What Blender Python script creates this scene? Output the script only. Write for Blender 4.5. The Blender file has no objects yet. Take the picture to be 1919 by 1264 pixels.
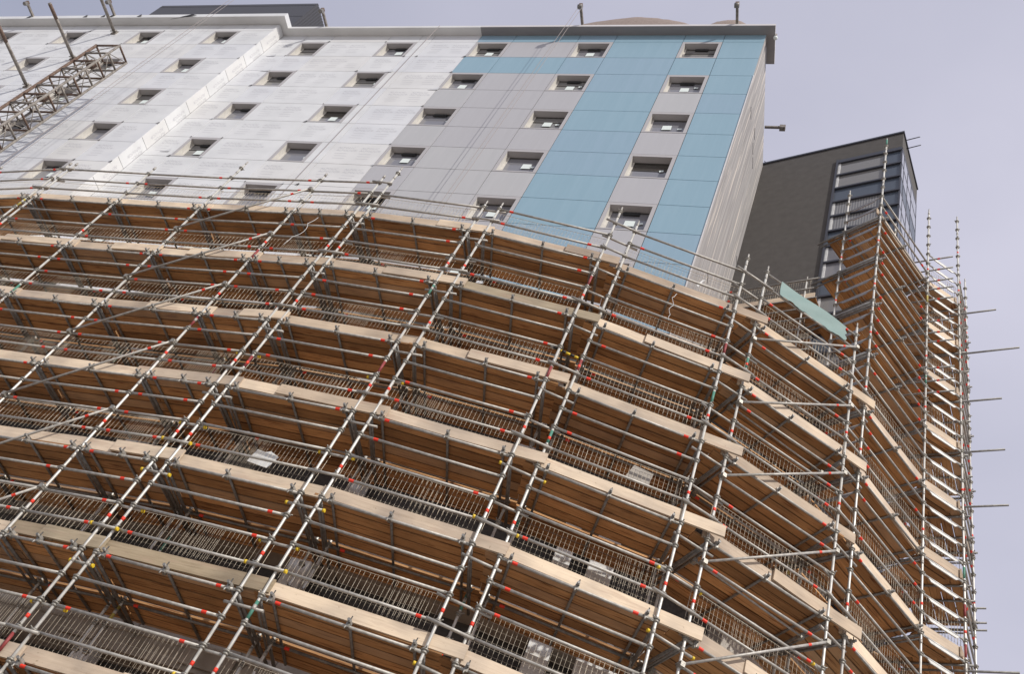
import bpy, math, random
from mathutils import Vector, Matrix
random.seed(7)
C = bpy.context.scene.collection
SC = bpy.context.scene
EYE = 1.6            # height of the camera above the ground
ZT = 16.9 + EYE      # height of the top walkway of the main scaffold
R2 = math.radians

# ------------------------------------------------------------------ materials
def newmat(name):
    m = bpy.data.materials.new(name); m.use_nodes = True
    nt = m.node_tree; b = nt.nodes['Principled BSDF']
    return m, nt, b
def setc(b, col, rough=.6, metal=0., spec=None):
    b.inputs['Base Color'].default_value = (*col, 1); b.inputs['Roughness'].default_value = rough
    b.inputs['Metallic'].default_value = metal
    if spec is not None: b.inputs['Specular IOR Level'].default_value = spec
def node(nt, t, **k):
    n = nt.nodes.new(t)
    for a, v in k.items(): setattr(n, a, v)
    return n
def ramp(nt, fac, stops):
    r = node(nt, 'ShaderNodeValToRGB'); e = r.color_ramp.elements
    while len(e) < len(stops): e.new(.5)
    for q, (p, c) in zip(e, stops): q.position = p; q.color = (*c, 1)
    nt.links.new(fac, r.inputs['Fac']); return r.outputs['Color']
def mapped(nt, scale, rnd=0., src='Object'):
    tc = node(nt, 'ShaderNodeTexCoord'); mp = node(nt, 'ShaderNodeMapping')
    mp.inputs['Scale'].default_value = scale
    nt.links.new(tc.outputs[src], mp.inputs['Vector'])
    if rnd:
        oi = node(nt, 'ShaderNodeObjectInfo'); mu = node(nt, 'ShaderNodeMath', operation='MULTIPLY'); mu.inputs[1].default_value = rnd
        nt.links.new(oi.outputs['Random'], mu.inputs[0]); cb = node(nt, 'ShaderNodeCombineXYZ')
        for i in range(3): nt.links.new(mu.outputs[0], cb.inputs[i])
        nt.links.new(cb.outputs[0], mp.inputs['Location'])
    return mp.outputs['Vector']
def noise(nt, vec, scale=1., detail=4., rough=.55):
    n = node(nt, 'ShaderNodeTexNoise'); n.inputs['Scale'].default_value = scale; n.inputs['Detail'].default_value = detail
    n.inputs['Roughness'].default_value = rough; nt.links.new(vec, n.inputs['Vector']); return n.outputs['Fac']
def mix(nt, fac, a, b, mode='MIX'):
    m = node(nt, 'ShaderNodeMix', data_type='RGBA', blend_type=mode)
    if isinstance(fac, (int, float)): m.inputs['Factor'].default_value = fac
    else: nt.links.new(fac, m.inputs['Factor'])
    for s, v in (('A', a), ('B', b)):
        i = [q for q in m.inputs if q.name == s and q.type == 'RGBA'][0]
        if isinstance(v, tuple): i.default_value = (*v, 1)
        else: nt.links.new(v, i)
    return [o for o in m.outputs if o.type == 'RGBA'][0]
def bump(nt, b, fac, s=.3, d=.01):
    n = node(nt, 'ShaderNodeBump'); n.inputs['Strength'].default_value = s; n.inputs['Distance'].default_value = d
    nt.links.new(fac, n.inputs['Height']); nt.links.new(n.outputs['Normal'], b.inputs['Normal'])

def speckled(name, c1, c2, scale=(1, 1, 1), ns=6., rough=.7, metal=0., rnd=0., lo=.35, hi=.65, bs=0., spec=None):
    m, nt, b = newmat(name); setc(b, c1, rough, metal, spec)
    f = noise(nt, mapped(nt, scale, rnd), ns); nt.links.new(ramp(nt, f, [(lo, c1), (hi, c2)]), b.inputs['Base Color'])
    if bs: bump(nt, b, f, bs)
    return m
def wood(name, light, dark, streak, rough=.8, pl=.236, streaks=.5, tones=(.58, .92, 1.25)):
    # planks run along local x; each plank of one sheet gets its own tone
    m, nt, b = newmat(name); setc(b, light, rough, 0., .25)
    v = mapped(nt, (1.1, 17, 17), 60.)
    g = noise(nt, v, 1.4, 6, .6)
    col = ramp(nt, g, [(.3, dark), (.68, light)])
    v2 = mapped(nt, (1.7, 30, 30), 90.)
    s = noise(nt, v2, 1.0, 3, .55)
    sm = ramp(nt, s, [(.575, (0, 0, 0)), (.66, (streaks,) * 3)])
    col = mix(nt, sm, col, streak)
    tc = node(nt, 'ShaderNodeTexCoord'); sp = node(nt, 'ShaderNodeSeparateXYZ'); nt.links.new(tc.outputs['Object'], sp.inputs[0])
    dv = node(nt, 'ShaderNodeMath', operation='DIVIDE'); dv.inputs[1].default_value = pl; of = node(nt, 'ShaderNodeMath', operation='SUBTRACT'); of.inputs[1].default_value = .064; nt.links.new(sp.outputs['Y'], of.inputs[0]); nt.links.new(of.outputs[0], dv.inputs[0])
    fl = node(nt, 'ShaderNodeMath', operation='FLOOR'); nt.links.new(dv.outputs[0], fl.inputs[0])
    oi = node(nt, 'ShaderNodeObjectInfo')
    cb = node(nt, 'ShaderNodeCombineXYZ'); nt.links.new(fl.outputs[0], cb.inputs[0]); nt.links.new(oi.outputs['Random'], cb.inputs[1])
    wn = node(nt, 'ShaderNodeTexWhiteNoise'); nt.links.new(cb.outputs[0], wn.inputs['Vector'])
    tone = ramp(nt, wn.outputs['Value'], [(0, (tones[0], tones[0] * .97, tones[0] * .95)), (.5, (tones[1],) * 3), (1, (tones[2],) * 3)])
    if pl < 1: col = mix(nt, ramp(nt, wn.outputs['Value'], [(.80, (0, 0, 0)), (.84, (.55, .55, .55))]), col, (.33, .255, .185))
    col = mix(nt, 1., col, tone, 'MULTIPLY')
    v3 = mapped(nt, (.9, 1.3, 1.3), 40.)
    st = noise(nt, v3, 1.3, 3, .5)
    col = mix(nt, 1., col, ramp(nt, st, [(.3, (.72, .72, .74)), (.6, (1.06, 1.05, 1.03))]), 'MULTIPLY')
    fr = node(nt, 'ShaderNodeMath', operation='FRACT'); nt.links.new(dv.outputs[0], fr.inputs[0])
    if pl < 1: col = mix(nt, 1., col, ramp(nt, fr.outputs[0], [(.0, (.45, .42, .40)), (.07, (1, 1, 1)), (.86, (1, 1, 1)), (.93, (.45, .42, .40))]), 'MULTIPLY')
    col = mix(nt, 1., col, ramp(nt, oi.outputs['Random'], [(0, (.84, .84, .86)), (1, (1.1, 1.09, 1.06))]), 'MULTIPLY')
    if pl > 1:   # stains and pinkish marker paint on the toe boards
        k1 = noise(nt, mapped(nt, (.8, 6, 6), 37.), 1.2, 4, .6)
        col = mix(nt, ramp(nt, k1, [(.56, (0, 0, 0)), (.76, (.6, .6, .6))]), col, (.40, .27, .20))
        k2 = noise(nt, mapped(nt, (9, 14, 14), 19.), 1.5, 2, .5)
        col = mix(nt, ramp(nt, k2, [(.70, (0, 0, 0)), (.76, (.6, .6, .6))]), col, (.27, .19, .13))
    nt.links.new(col, b.inputs['Base Color']); bump(nt, b, g, .25, .004)
    return m
M = {}
def flat(name, col, rough=.6, metal=0., spec=None):
    m, nt, b = newmat(name); setc(b, col, rough, metal, spec); M[name] = m; return m
M['tube'] = speckled('galvanised_tube', (.32, .30, .27), (.47, .445, .405), (3, 3, 3), 4., .56, .35, 30.)
M['post'] = speckled('galvanised_post', (.50, .48, .435), (.67, .65, .605), (5, 5, 2), 4., .48, .4, 30.)
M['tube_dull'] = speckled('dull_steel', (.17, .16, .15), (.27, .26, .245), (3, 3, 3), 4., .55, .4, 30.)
M['omega'] = speckled('pale_steel', (.47, .46, .435), (.60, .59, .565), (3, 3, 3), 4., .5, .25, 30.)
M['cup'] = speckled('cup_steel', (.22, .205, .18), (.36, .34, .30), (9, 9, 9), 4., .5, .5, 30.)
flat('red', (.78, .045, .02), .55); flat('green', (.07, .22, .16), .6); flat('oxide', (.25, .04, .04), .6)
flat('ochre', (.42, .34, .08), .6); flat('yellow', (.75, .52, .03), .5); flat('black', (.02, .02, .02), .6)
M['wire'] = speckled('mesh_wire', (.38, .32, .24), (.56, .49, .39), (4, 4, 4), 3., .45, .3, 20.)
M['deck'] = wood('deck_planks', (.64, .365, .17), (.48, .255, .112), (.20, .07, .03), streaks=.8)
M['toe'] = wood('toe_board_timber', (.66, .545, .42), (.56, .455, .345), (.34, .24, .16), pl=9., streaks=.25, tones=(.80, 1., 1.10))
M['toe_old'] = wood('old_board_timber', (.42, .35, .25), (.31, .25, .17), (.2, .15, .1), pl=9., streaks=.35, tones=(.9, 1., 1.08))
M['film'] = speckled('white_film', (.625, .632, .638), (.70, .706, .712), (.6, .6, .9), 1.3, .42, bs=.25)
M['film2'] = speckled('bluish_film', (.61, .62, .645), (.675, .683, .70), (.6, .6, .9), 1.3, .42, bs=.25)
M['film3'] = speckled('warm_film', (.63, .628, .622), (.695, .693, .688), (.6, .6, .9), 1.3, .42, bs=.25)
M['print'] = flat('film_print', (.48, .48, .505), .5)
M['joint'] = flat('joint_dark', (.10, .10, .11), .8)
M['blue'] = speckled('blue_cladding', (.238, .366, .445), (.254, .383, .463), (3.5, 3.5, .22), 1.6, .36)
M['blue2'] = speckled('blue_cladding_b', (.245, .36, .445), (.26, .375, .465), (3.5, 3.5, .22), 1.6, .36)
M['grey'] = speckled('grey_cladding', (.415, .41, .425), (.433, .428, .443), (3.5, 3.5, .22), 1.6, .36)
M['grey2'] = speckled('grey_cladding_b', (.43, .43, .437), (.452, .45, .457), (3.5, 3.5, .22), 1.6, .36)
M['wframe'] = flat('window_trim', (.42, .405, .41), .45)
M['reveal'] = speckled('reveal_board', (.53, .505, .46), (.62, .595, .55), (2, 2, 2), 3., .7)
M['sash'] = flat('dark_sash', (.07, .065, .06), .5)
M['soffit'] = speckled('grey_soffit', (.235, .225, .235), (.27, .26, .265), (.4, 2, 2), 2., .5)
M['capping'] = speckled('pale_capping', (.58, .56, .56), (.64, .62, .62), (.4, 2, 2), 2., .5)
M['paper'] = flat('paper_notice', (.70, .76, .74), .7)
M['corr'] = flat('dark_sheet', (.062, .062, .07), .5)
M['tarp'] = speckled('brown_tarp', (.20, .155, .135), (.31, .25, .22), (3, 3, 3), 6., .9)
M['render'] = speckled('dark_render', (.077, .070, .065), (.095, .087, .081), (1, 1, 1), 3., .9, lo=.3, hi=.7, bs=.15)
M['dframe'] = flat('dark_frame', (.045, .047, .06), .4)
M['spandrel'] = flat('blue_spandrel', (.078, .095, .122), .3)
M['teal'] = speckled('teal_sheeting', (.135, .218, .203), (.152, .238, .222), (1, 1, 1), 3., .6)
M['rust'] = speckled('rusty_steel', (.105, .06, .042), (.185, .13, .10), (2, 2, 2), 5., .7, .2)
M['mast'] = speckled('mast_steel', (.17, .15, .13), (.31, .28, .25), (2, 2, 2), 5., .6, .3)
M['conc'] = speckled('raw_concrete', (.30, .27, .235), (.42, .385, .345), (1, 1, 1), 2.5, .9, bs=.2)
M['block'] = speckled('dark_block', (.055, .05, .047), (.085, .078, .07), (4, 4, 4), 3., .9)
M['panelw'] = speckled('white_lining', (.58, .575, .56), (.70, .70, .69), (1, 1, 1), 3., .7)
M['ground'] = speckled('pale_paving', (.30, .28, .255), (.38, .36, .33), (.2, .2, .2), 3., .9)
M['rope'] = flat('rope', (.33, .29, .28), .8)
def glass(name, base, rough=.06):
    m, nt, b = newmat(name); setc(b, base, rough, 0., 1.); M[name] = m
glass('glass', (.20, .20, .22)); glass('glass_sky', (.30, .31, .36)); glass('glass_low', (.055, .05, .045))
glass('glass_left', (.215, .21, .205), .08); M['glass_left'].node_tree.nodes['Principled BSDF'].inputs['Specular IOR Level'].default_value = .45
M['omega_shade'] = speckled('shaded_pale_steel', (.27, .265, .27), (.36, .355, .36), (3, 3, 3), 4., .55, .25, 30.)  # the pale transom steel with the end frame's shade put into its colour
# corner glazing seen with pale blinds
m, nt, b = newmat('glass_blind'); setc(b, (.2, .2, .2), .12)
w_ = node(nt, 'ShaderNodeTexWave', bands_direction='X'); w_.inputs['Scale'].default_value = 3.2; w_.inputs['Distortion'].default_value = .6
nt.links.new(mapped(nt, (1, 1, 1)), w_.inputs['Vector'])
nt.links.new(ramp(nt, w_.outputs['Fac'], [(.2, (.15, .15, .155)), (.8, (.27, .265, .26))]), b.inputs['Base Color']); M['glass_blind'] = m
# streaky board-marked end wall
m, nt, b = newmat('board_marked_wall'); setc(b, (.4, .37, .37), .9)
n1 = noise(nt, mapped(nt, (1, 5.5, .12)), 1.6, 5, .6)
c1 = ramp(nt, n1, [(.3, (.24, .225, .222)), (.5, (.345, .33, .325)), (.7, (.455, .44, .43))])
n2 = noise(nt, mapped(nt, (1, 4.5, .16)), 1.5, 3, .5)
c1 = mix(nt, ramp(nt, n2, [(.59, (0, 0, 0)), (.615, (.8, .8, .8))]), c1, (.64, .58, .52))
w_ = node(nt, 'ShaderNodeTexWave', bands_direction='Y', wave_profile='SAW'); w_.inputs['Scale'].default_value = .85; w_.inputs['Distortion'].default_value = .25
nt.links.new(mapped(nt, (1, 1, .03)), w_.inputs['Vector'])
c1 = mix(nt, ramp(nt, w_.outputs['Fac'], [(.90, (0, 0, 0)), (.95, (.55, .55, .55))]), c1, (.24, .21, .22))
nt.links.new(c1, b.inputs['Base Color']); M['endwall'] = m

# ------------------------------------------------------------------ mesh builder
class MB:
    def __init__(s): s.v = []; s.f = []; s.mi = []; s.sm = []; s.mats = []
    def mat(s, k):
        if k not in s.mats: s.mats.append(k)
        return s.mats.index(k)
    def face(s, idx, k, smooth=False): s.f.append(idx); s.mi.append(s.mat(k)); s.sm.append(smooth)
    def tube(s, p, q, r, k, n=10, caps=True, r2=None):
        p = Vector(p); q = Vector(q); d = (q - p).normalized(); r2 = r if r2 is None else r2
        a = d.orthogonal().normalized(); b = d.cross(a); o = len(s.v)
        for c, rr in ((p, r), (q, r2)):
            for i in range(n):
                t = 2 * math.pi * i / n; s.v.append(tuple(c + (a * math.cos(t) + b * math.sin(t)) * rr))
        for i in range(n): j = (i + 1) % n; s.face((o + i, o + j, o + n + j, o + n + i), k, True)
        if caps: s.face(tuple(o + n - 1 - i for i in range(n)), k); s.face(tuple(o + n + i for i in range(n)), k)
    def box(s, lo, hi, k, ax=None, org=(0, 0, 0)):
        o = len(s.v); org = Vector(org)
        for i in range(8):
            c = Vector((hi[0] if i & 1 else lo[0], hi[1] if i & 2 else lo[1], hi[2] if i & 4 else lo[2]))
            if ax: c = ax[0] * c.x + ax[1] * c.y + ax[2] * c.z
            s.v.append(tuple(c + org))
        for q in ((0, 2, 3, 1), (4, 5, 7, 6), (0, 1, 5, 4), (2, 6, 7, 3), (0, 4, 6, 2), (1, 3, 7, 5)): s.face(tuple(o + i for i in q), k)
    def hexa(s, pts, k):     # 8 points: bottom ring then top ring
        o = len(s.v); s.v += [tuple(p) for p in pts]
        for q in ((3, 2, 1, 0), (4, 5, 6, 7), (0, 1, 5, 4), (1, 2, 6, 5), (2, 3, 7, 6), (3, 0, 4, 7)): s.face(tuple(o + i for i in q), k)
    def poly(s, pts, k): o = len(s.v); s.v += [tuple(p) for p in pts]; s.face(tuple(range(o, o + len(pts))), k)
    def prism(s, ring, off, k):
        o = len(s.v); n = len(ring); off = Vector(off)
        s.v += [tuple(p) for p in ring] + [tuple(Vector(p) + off) for p in ring]
        s.face(tuple(o + n - 1 - i for i in range(n)), k); s.face(tuple(o + n + i for i in range(n)), k)
        for i in range(n): j = (i + 1) % n; s.face((o + i, o + j, o + n + j, o + n + i), k)
    def lathe(s, prof, k, n=10, c=(0, 0, 0)):
        o = len(s.v)
        for r, z in prof:
            for i in range(n): t = 2 * math.pi * i / n; s.v.append((c[0] + r * math.cos(t), c[1] + r * math.sin(t), c[2] + z))
        for a in range(len(prof) - 1):
            for i in range(n): j = (i + 1) % n; s.face((o + a * n + i, o + a * n + j, o + a * n + n + j, o + a * n + n + i), k, True)
    def mesh(s, name):
        me = bpy.data.meshes.new(name); me.from_pydata(s.v, [], s.f)
        for k in s.mats: me.materials.append(M[k])
        me.polygons.foreach_set('material_index', s.mi); me.polygons.foreach_set('use_smooth', s.sm); me.update(); return me
def link(name, me, parent=None, loc=(0, 0, 0), rot=0.):
    o = bpy.data.objects.new(name, me); C.objects.link(o); o.location = loc; o.rotation_euler = (0, 0, rot)
    if parent: o.parent = parent
    return o
def tag(o, label, cat, group=None, kind=None):
    if label: o['label'] = label
    if cat: o['category'] = cat
    if group: o['group'] = group
    if kind: o['kind'] = kind
    return o

# ------------------------------------------------------------------ plan of the scaffold
P = {0: (-15.45, 21.45), 1: (-13.21, 19.981), 2: (-13.023, 19.884), 3: (-10.674, 18.637), 4: (-8.357, 17.389), 5: (-6.03, 16.077), 6: (-4.594, 15.276),
     7: (-4.342, 15.162), 8: (-1.949, 14.104), 9: (-1.597, 13.947), 10: (.932, 13.186), 11: (1.416, 13.148), 12: (4.022, 12.766), 13: (4.575, 12.849),
     14: (7.152, 13.279), 15: (7.637, 13.516), 16: (9.981, 14.767), 17: (11.111, 14.937), 18: (12.22, 16.1)}
TOPK = {0: -3.6, 1: -3.7, 2: -3.7, 3: -3.7, 4: -4.7, 5: -3.7, 6: -3.7, 7: -4.6, 8: -2.55, 9: -2.55, 10: -4.4, 11: -3.9, 12: -4.4, 13: -4.5, 14: -4.9,
        15: -25., 16: -24.1, 17: -25.6, 18: -23.1}
def zk(k): return ZT - .5 * k
BOT = 0.02
def cupprof(): return [(.026, -.035), (.046, -.03), (.048, -.005), (.038, .0), (.038, .012), (.060, .014), (.062, .03), (.045, .04), (.040, .055), (.027, .06)]
def post_mesh(ktop, seed):
    rnd = random.Random(seed); b = MB(); top = zk(ktop)
    b.box((-.09, -.09, 0), (.09, .09, .012), 'cup'); b.tube((0, 0, .012), (0, 0, top - .16), .0262, 'post', 12)
    b.tube((0, 0, top - .16), (0, 0, top), .019, 'tube', 8); b.tube((0, 0, top), (0, 0, top + .03), .012, 'tube', 8, r2=.004)
    k = math.ceil(ktop + .15)
    while zk(k) > .3:
        z = zk(k); b.lathe(cupprof(), 'cup', 10, (0, 0, z - .01))
        a = rnd.uniform(0, 6.28); b.tube((.03 * math.cos(a), .03 * math.sin(a), z + .03), (.085 * math.cos(a), .085 * math.sin(a), z + .05), .011, 'cup', 6)
        if k % 4 == 3 and k > ktop + 4 and rnd.random() < .7: b.tube((0, 0, z + .17), (0, 0, z + .24), .0282, 'red', 12)
        u = rnd.random()
        if u < .06: b.tube((0, 0, z + .08), (0, 0, z + .4), .0270, rnd.choice(['green', 'oxide', 'green', 'ochre']), 12)
        if k % 4 == 1 : b.tube((0, 0, z + .24), (0, 0, z + .33), .0305, 'tube', 12)
        k += 1
    return b.mesh('standard')
def rail_mesh(L, band, mat='tube', r=.0256):
    b = MB(); e = .045
    b.tube((e, 0, 0), (L - e, 0, 0), r, mat, 10)
    for x in (e, L - e): b.box((x - .045, -.012, -.028), (x + .045, .012, .03), 'cup')
    for x in band: b.tube((x - .045, 0, 0), (x + .045, 0, 0), r + .002, 'red', 10, False)
    return b.mesh('guard_rail')
def link_mesh(p, q, cap):
    b = MB(); b.tube(p, q, .0256, 'tube', 10); d = (Vector(q) - Vector(p)).normalized()
    if cap == 'yellow': b.tube(Vector(q) - d * .03, Vector(q) + d * .012, .032, 'yellow', 10); b.tube(Vector(p) + d * .03, Vector(p) - d * .012, .032, 'yellow', 10)
    if cap == 'tape':
        for i in range(7): b.tube(Vector(p) + d * (.06 + .09 * i), Vector(p) + d * (.06 + .09 * i + .09), .026, 'yellow' if i % 2 else 'black', 10)
    return b.mesh('link_tube')
def transom_mesh(depth, clip=True):
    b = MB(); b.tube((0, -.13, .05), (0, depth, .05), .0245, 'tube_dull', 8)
    if clip:
        b.box((-.032, -.05, -.035), (.032, .045, .035), 'cup'); b.box((-.03, -.048, .036), (.03, .04, .085), 'tube')
        b.tube((.012, -.075, .02), (.012, -.06, .145), .0105, 'sash', 6); b.tube((-.02, -.06, -.03), (-.02, -.07, -.085), .011, 'tube', 6)
        b.box((-.016, -.088, .03), (.03, -.06, .062), 'cup')
    return b.mesh('transom')
def omega_mesh(L, mk='omega'):
    b = MB(); b.tube((.04, 0, 0), (L - .04, 0, 0), .0215, mk, 10)
    ring = [(.16, -.013, -.018), (.24, -.013, -.082), (L - .24, -.013, -.082), (L - .16, -.013, -.018)]; b.prism(ring, (0, .026, 0), mk)
    for x in (.04, L - .04): b.box((x - .045, -.012, -.028), (x + .045, .012, .03), 'cup')
    return b.mesh('omega_transom')
def deck_mesh(x0, x1, t0, t1, L, seed, ys=None):
    rnd = random.Random(seed); b = MB(); y = .07; rows = []
    if ys is None:
        for i in range(5): rows.append(y); y += .236
        y += .08
        for i in range(3): rows.append(y); y += .236
    else: rows = ys
    for y in rows:
        ya, yb = y, y + .219; dz = rnd.uniform(0, .010); e0 = rnd.uniform(-.03, .02); e1 = rnd.uniform(-.02, .03)
        za, zb = .078 + dz, .116 + dz
        pa = [(x0 + t0 * ya + e0, ya), (x1 - t1 * ya + e1, ya), (x1 - t1 * yb + e1, yb), (x0 + t0 * yb + e0, yb)]
        b.hexa([(x, y_, za) for x, y_ in pa] + [(x, y_, zb) for x, y_ in pa], 'deck')
    return b.mesh('walkway_deck')
def board_mesh(Ln, mat, seed, h=.25):
    rnd = random.Random(seed); b = MB(); n = 10; th = .038; o = len(b.v); bow = rnd.uniform(-.012, .012)
    for i in range(n + 1):
        x = Ln * i / n; s = math.sin(math.pi * i / n) * bow
        for y, z in ((s, 0.003), (s + th, 0), (s + th, h), (s, h - .003)): b.v.append((x, y, z + .006 * math.sin(3 * i / n + seed)))
    for i in range(n):
        a = o + 4 * i
        for j in range(4): b.face((a + j, a + (j + 1) % 4, a + 4 + (j + 1) % 4, a + 4 + j), mat)
    b.face((o, o + 1, o + 2, o + 3)[::-1], mat); b.face(tuple(o + 4 * n + j for j in range(4)), mat)
    return b.mesh('toe_board')
def guard_mesh(W, H, seed, pv=.075, ph=.09, sag=.0):
    rnd = random.Random(seed); b = MB(); n = int(W / pv); x = 0; dense = rnd.uniform(.1, .7) * W
    for i in range(n + 1):
        x = W * i / n + rnd.uniform(-.006, .006); r = .0028 if 0 < i < n else .0055
        b.tube((x, rnd.uniform(-.006, .006), 0), (x + rnd.uniform(-.01, .01), rnd.uniform(-.006, .006), H), r, 'wire', 4, False)
    for i in range(8): x = min(dense + i * pv + .035, W); b.tube((x, .012, .02), (x + rnd.uniform(-.012, .012), .012, H + .02), .0028, 'wire', 4, False)
    m = int(H / ph)
    for j in range(m + 1):
        z = H * j / m; r = (.0015 if ph < .15 else .0011) if 0 < j < m else .0045
        b.tube((0, .006, z), (W, .006, z + rnd.uniform(-.008, .008)), r, 'wire', 4, False)
    return b.mesh('mesh_guard')

ORD = ['topmost', 'second', 'third', 'fourth', 'fifth', 'sixth', 'seventh', 'eighth', 'ninth', 'tenth', 'eleventh', 'twelfth', 'thirteenth']
def place(i): return 'topmost' if i == 0 else ORD[i] + ' from top'
WHERE = {
    'a': 'at the far left edge of the scaffold', 'b': 'one bay in from the left edge', 'c': 'just left of the diagonal braces',
    'd': 'behind the long diagonal braces', 'e': 'in the narrow bay right of the diagonal braces', 'f': 'in the bay below the grey cladding',
    'g': 'in the bay below the blue cladding', 'h': "in the bay below the tower's plank-marked end", 'i': 'in the bay under the teal banner',
    'j': 'in the tall bay right of the banner', 'k': 'in the narrow right corner bay', 'l': 'on the far right end of the scaffold', 'm': 'against the dark rendered wall'}
# id, left post, right post, first deck k, guard rails above the first deck, last deck k, gap/turn left, gap/turn right, posts it owns
BAYS = [
    ('a', 0, 1, 0, 3, 4, .2, 0., .1, .03, (0, 1)), ('b', 2, 3, 0, 3, 12, .1, .03, 0., 0., (2,)), ('c', 3, 4, 0, 3, 16, 0., 0., 0., 0., (3,)),
    ('d', 4, 5, 0, 3, 24, 0., 0., 0., 0., (4,)), ('e', 5, 6, 0, 3, 28, 0., 0., .13, .045, (5, 6)), ('f', 7, 8, 0, 2, 28, .13, .045, .19, .065, (7, 8)),
    ('g', 9, 10, 0, 2, 24, .19, .065, .24, .075, (9, 10)), ('h', 11, 12, 0, 3, 24, .24, .075, .28, .16, (11, 12)), ('i', 13, 14, 0, 4, 16, .28, .16, .27, .17, (13, 14)),
    ('j', 15, 16, -16, 2, 12, .27, .17, .0, -.1, (15, 16)), ('k', 16, 17, -16, 3, 12, 0., .0, .0, .0, (17,)), ('l', 17, 18, -16, 3, 12, 0., 0., 0., 0., (18,))]
FRAMES = {}
toecol = []
for bi, (bid, pa, pb, k0, nup, k1, g0, t0, g1, t1, own) in enumerate(BAYS):
    A = Vector(P[pa]); B = Vector(P[pb]); d = B - A; L = d.length; ang = math.atan2(d.y, d.x); wh = WHERE[bid]
    rnd = random.Random(100 + bi)
    root = link('scaffold_bay', None, None, (A.x, A.y, 0), ang); FRAMES[bid] = (root, L, ang)
    tag(root, 'galvanised tube scaffold frame ' + wh, 'scaffold', 'bays of the tube scaffold')
    short = L < 1.3
    inner = 1.1 if bid == 'j' else 1.3
    # uprights
    for p in own:
        x = 0 if p == pa else L
        o = link('standard', post_mesh(TOPK[p], p), root, (x, 0, 0), rnd.uniform(0, 6))
        if bid != 'k': link('standard', post_mesh((TOPK[p] if p in (15, 16) else max(TOPK[p] + 1.8, -2.4)) if p != 15 else -20.6, p + 50), root, (x + (.02 if x == 0 else -.02), inner, 0), rnd.uniform(0, 6))
    # rails at every half metre
    ms = [rail_mesh(L, bnd) for bnd in ((.3,), (L - .3,), (), (.26, L - .34))] if not short else [omega_mesh(L)]
    klast = k1 + 3
    for k in range(k0 - nup, klast + 1):
        jit = rnd.uniform(-.012, .012)
        me = rnd.choice(ms) if not short else ms[0]
        dy = 0
        o = link('guard_rail' if k % 4 else 'ledger', me, root, (0, dy, zk(k) + (0 if k % 4 else -.02) + jit))
        o.rotation_euler = (rnd.uniform(0, 6.28) if not short else 0, rnd.uniform(-.0035, .0035), 0)
    lifts = [k for k in range(k0, k1 + 1, 4)]
    tl = transom_mesh(1.95); tb = MB(); tb.tube((0, .03, 0), (0, 1.95, 0), .03, 'tube_dull', 8); tb.tube((0, .03, -.09), (0, 1.28, -.09), .02, 'tube_dull', 8); tbm = tb.mesh('bearer')
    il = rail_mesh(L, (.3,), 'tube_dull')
    dm = deck_mesh(-g0, L + g1, t0, t1, L, bi)
    gm = [guard_mesh(L + .02, .86, bi * 3 + q, .08 if bid not in 'abcde' else .1, .1 if bid in 'hijk' else .28 if bid in 'abcdef' else .16) for q in range(3)]
    dm_up = deck_mesh(.12, L, 0, -.1, L, 55, [.07 + .236 * i for i in range(7)]) if bid == 'j' else None
    for n, k in enumerate(lifts):
        z = zk(k) - .02
        if not short:
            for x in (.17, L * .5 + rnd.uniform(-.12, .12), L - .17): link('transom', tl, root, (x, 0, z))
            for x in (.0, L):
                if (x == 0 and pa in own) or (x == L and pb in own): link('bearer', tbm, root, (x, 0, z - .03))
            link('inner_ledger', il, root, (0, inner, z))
        dk = link('walkway_deck', dm_up if (bid == 'j' and k < 0) else dm, None, (A.x, A.y, z), ang)
        tag(dk, 'brown plank deck, %s, %s' % (place(n), wh), 'scaffold deck', 'plank decks of the scaffold')
        # toe board : long boards that overrun the pair of uprights
        if not (bid == 'j' and k < -1 and k != -16):
            mat = 'toe'
            if (bid, k) in (('f', 20), ('h', 8), ('e', 20), ('g', 4)) : mat = 'toe_old' if bid != 'h' else 'toe'
            lx = -.09 if bid not in 'bcde' else rnd.uniform(-.5, .0); rx = {'a': L + .2, 'e': L + rnd.uniform(.3, .5), 'f': L + rnd.uniform(.3, .62), 'g': L + rnd.uniform(.4, .62), 'h': L + rnd.uniform(.6, .85), 'i': L + rnd.uniform(.5, .75)}.get(bid, L + rnd.uniform(.0, .3))
            if short: lx, rx = 0.05, L - .05
            if bid == 'j': rx = L + .05
            if bid == 'l': rx = L + .1
            tilt = rnd.uniform(-.012, .012) + (rnd.uniform(.012, .026) if rnd.random() < .25 else 0); yaw = rnd.uniform(-.008, .012)
            cut = lx + (rx - lx) * rnd.uniform(.3, .7) if (bid in 'bcdefghi' and rnd.random() < .4) else None
            for q, (sa, sb) in enumerate([(lx, rx)] if cut is None else [(lx, cut), (cut - rnd.uniform(.0, .35), rx)]):
                ob = link('toe_board', board_mesh(sb - sa, mat, bi * 40 + n + 7 * q), None); yy = (.034 if n % 2 else .05) - (.042 if q else 0)
                loc = A + Vector((math.cos(ang), math.sin(ang))) * sa + Vector((-math.sin(ang), math.cos(ang))) * yy
                ob.location = (loc.x, loc.y, z + .07 + rnd.uniform(0, .015) + .02 * q); ob.rotation_euler = (rnd.uniform(-.05, .02), tilt + rnd.uniform(-.01, .01) * (1 + q), ang + yaw)
                if cut is None: lab = '%s toe board, %s, %s' % ('weathered' if mat == 'toe_old' else 'pale timber', place(n), wh)
                else: lab = '%s toe board piece, %s, %s' % ('left' if q == 0 else 'right', place(n), wh)
                tag(ob, lab, 'toe board', 'timber toe boards along the decks')
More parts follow.
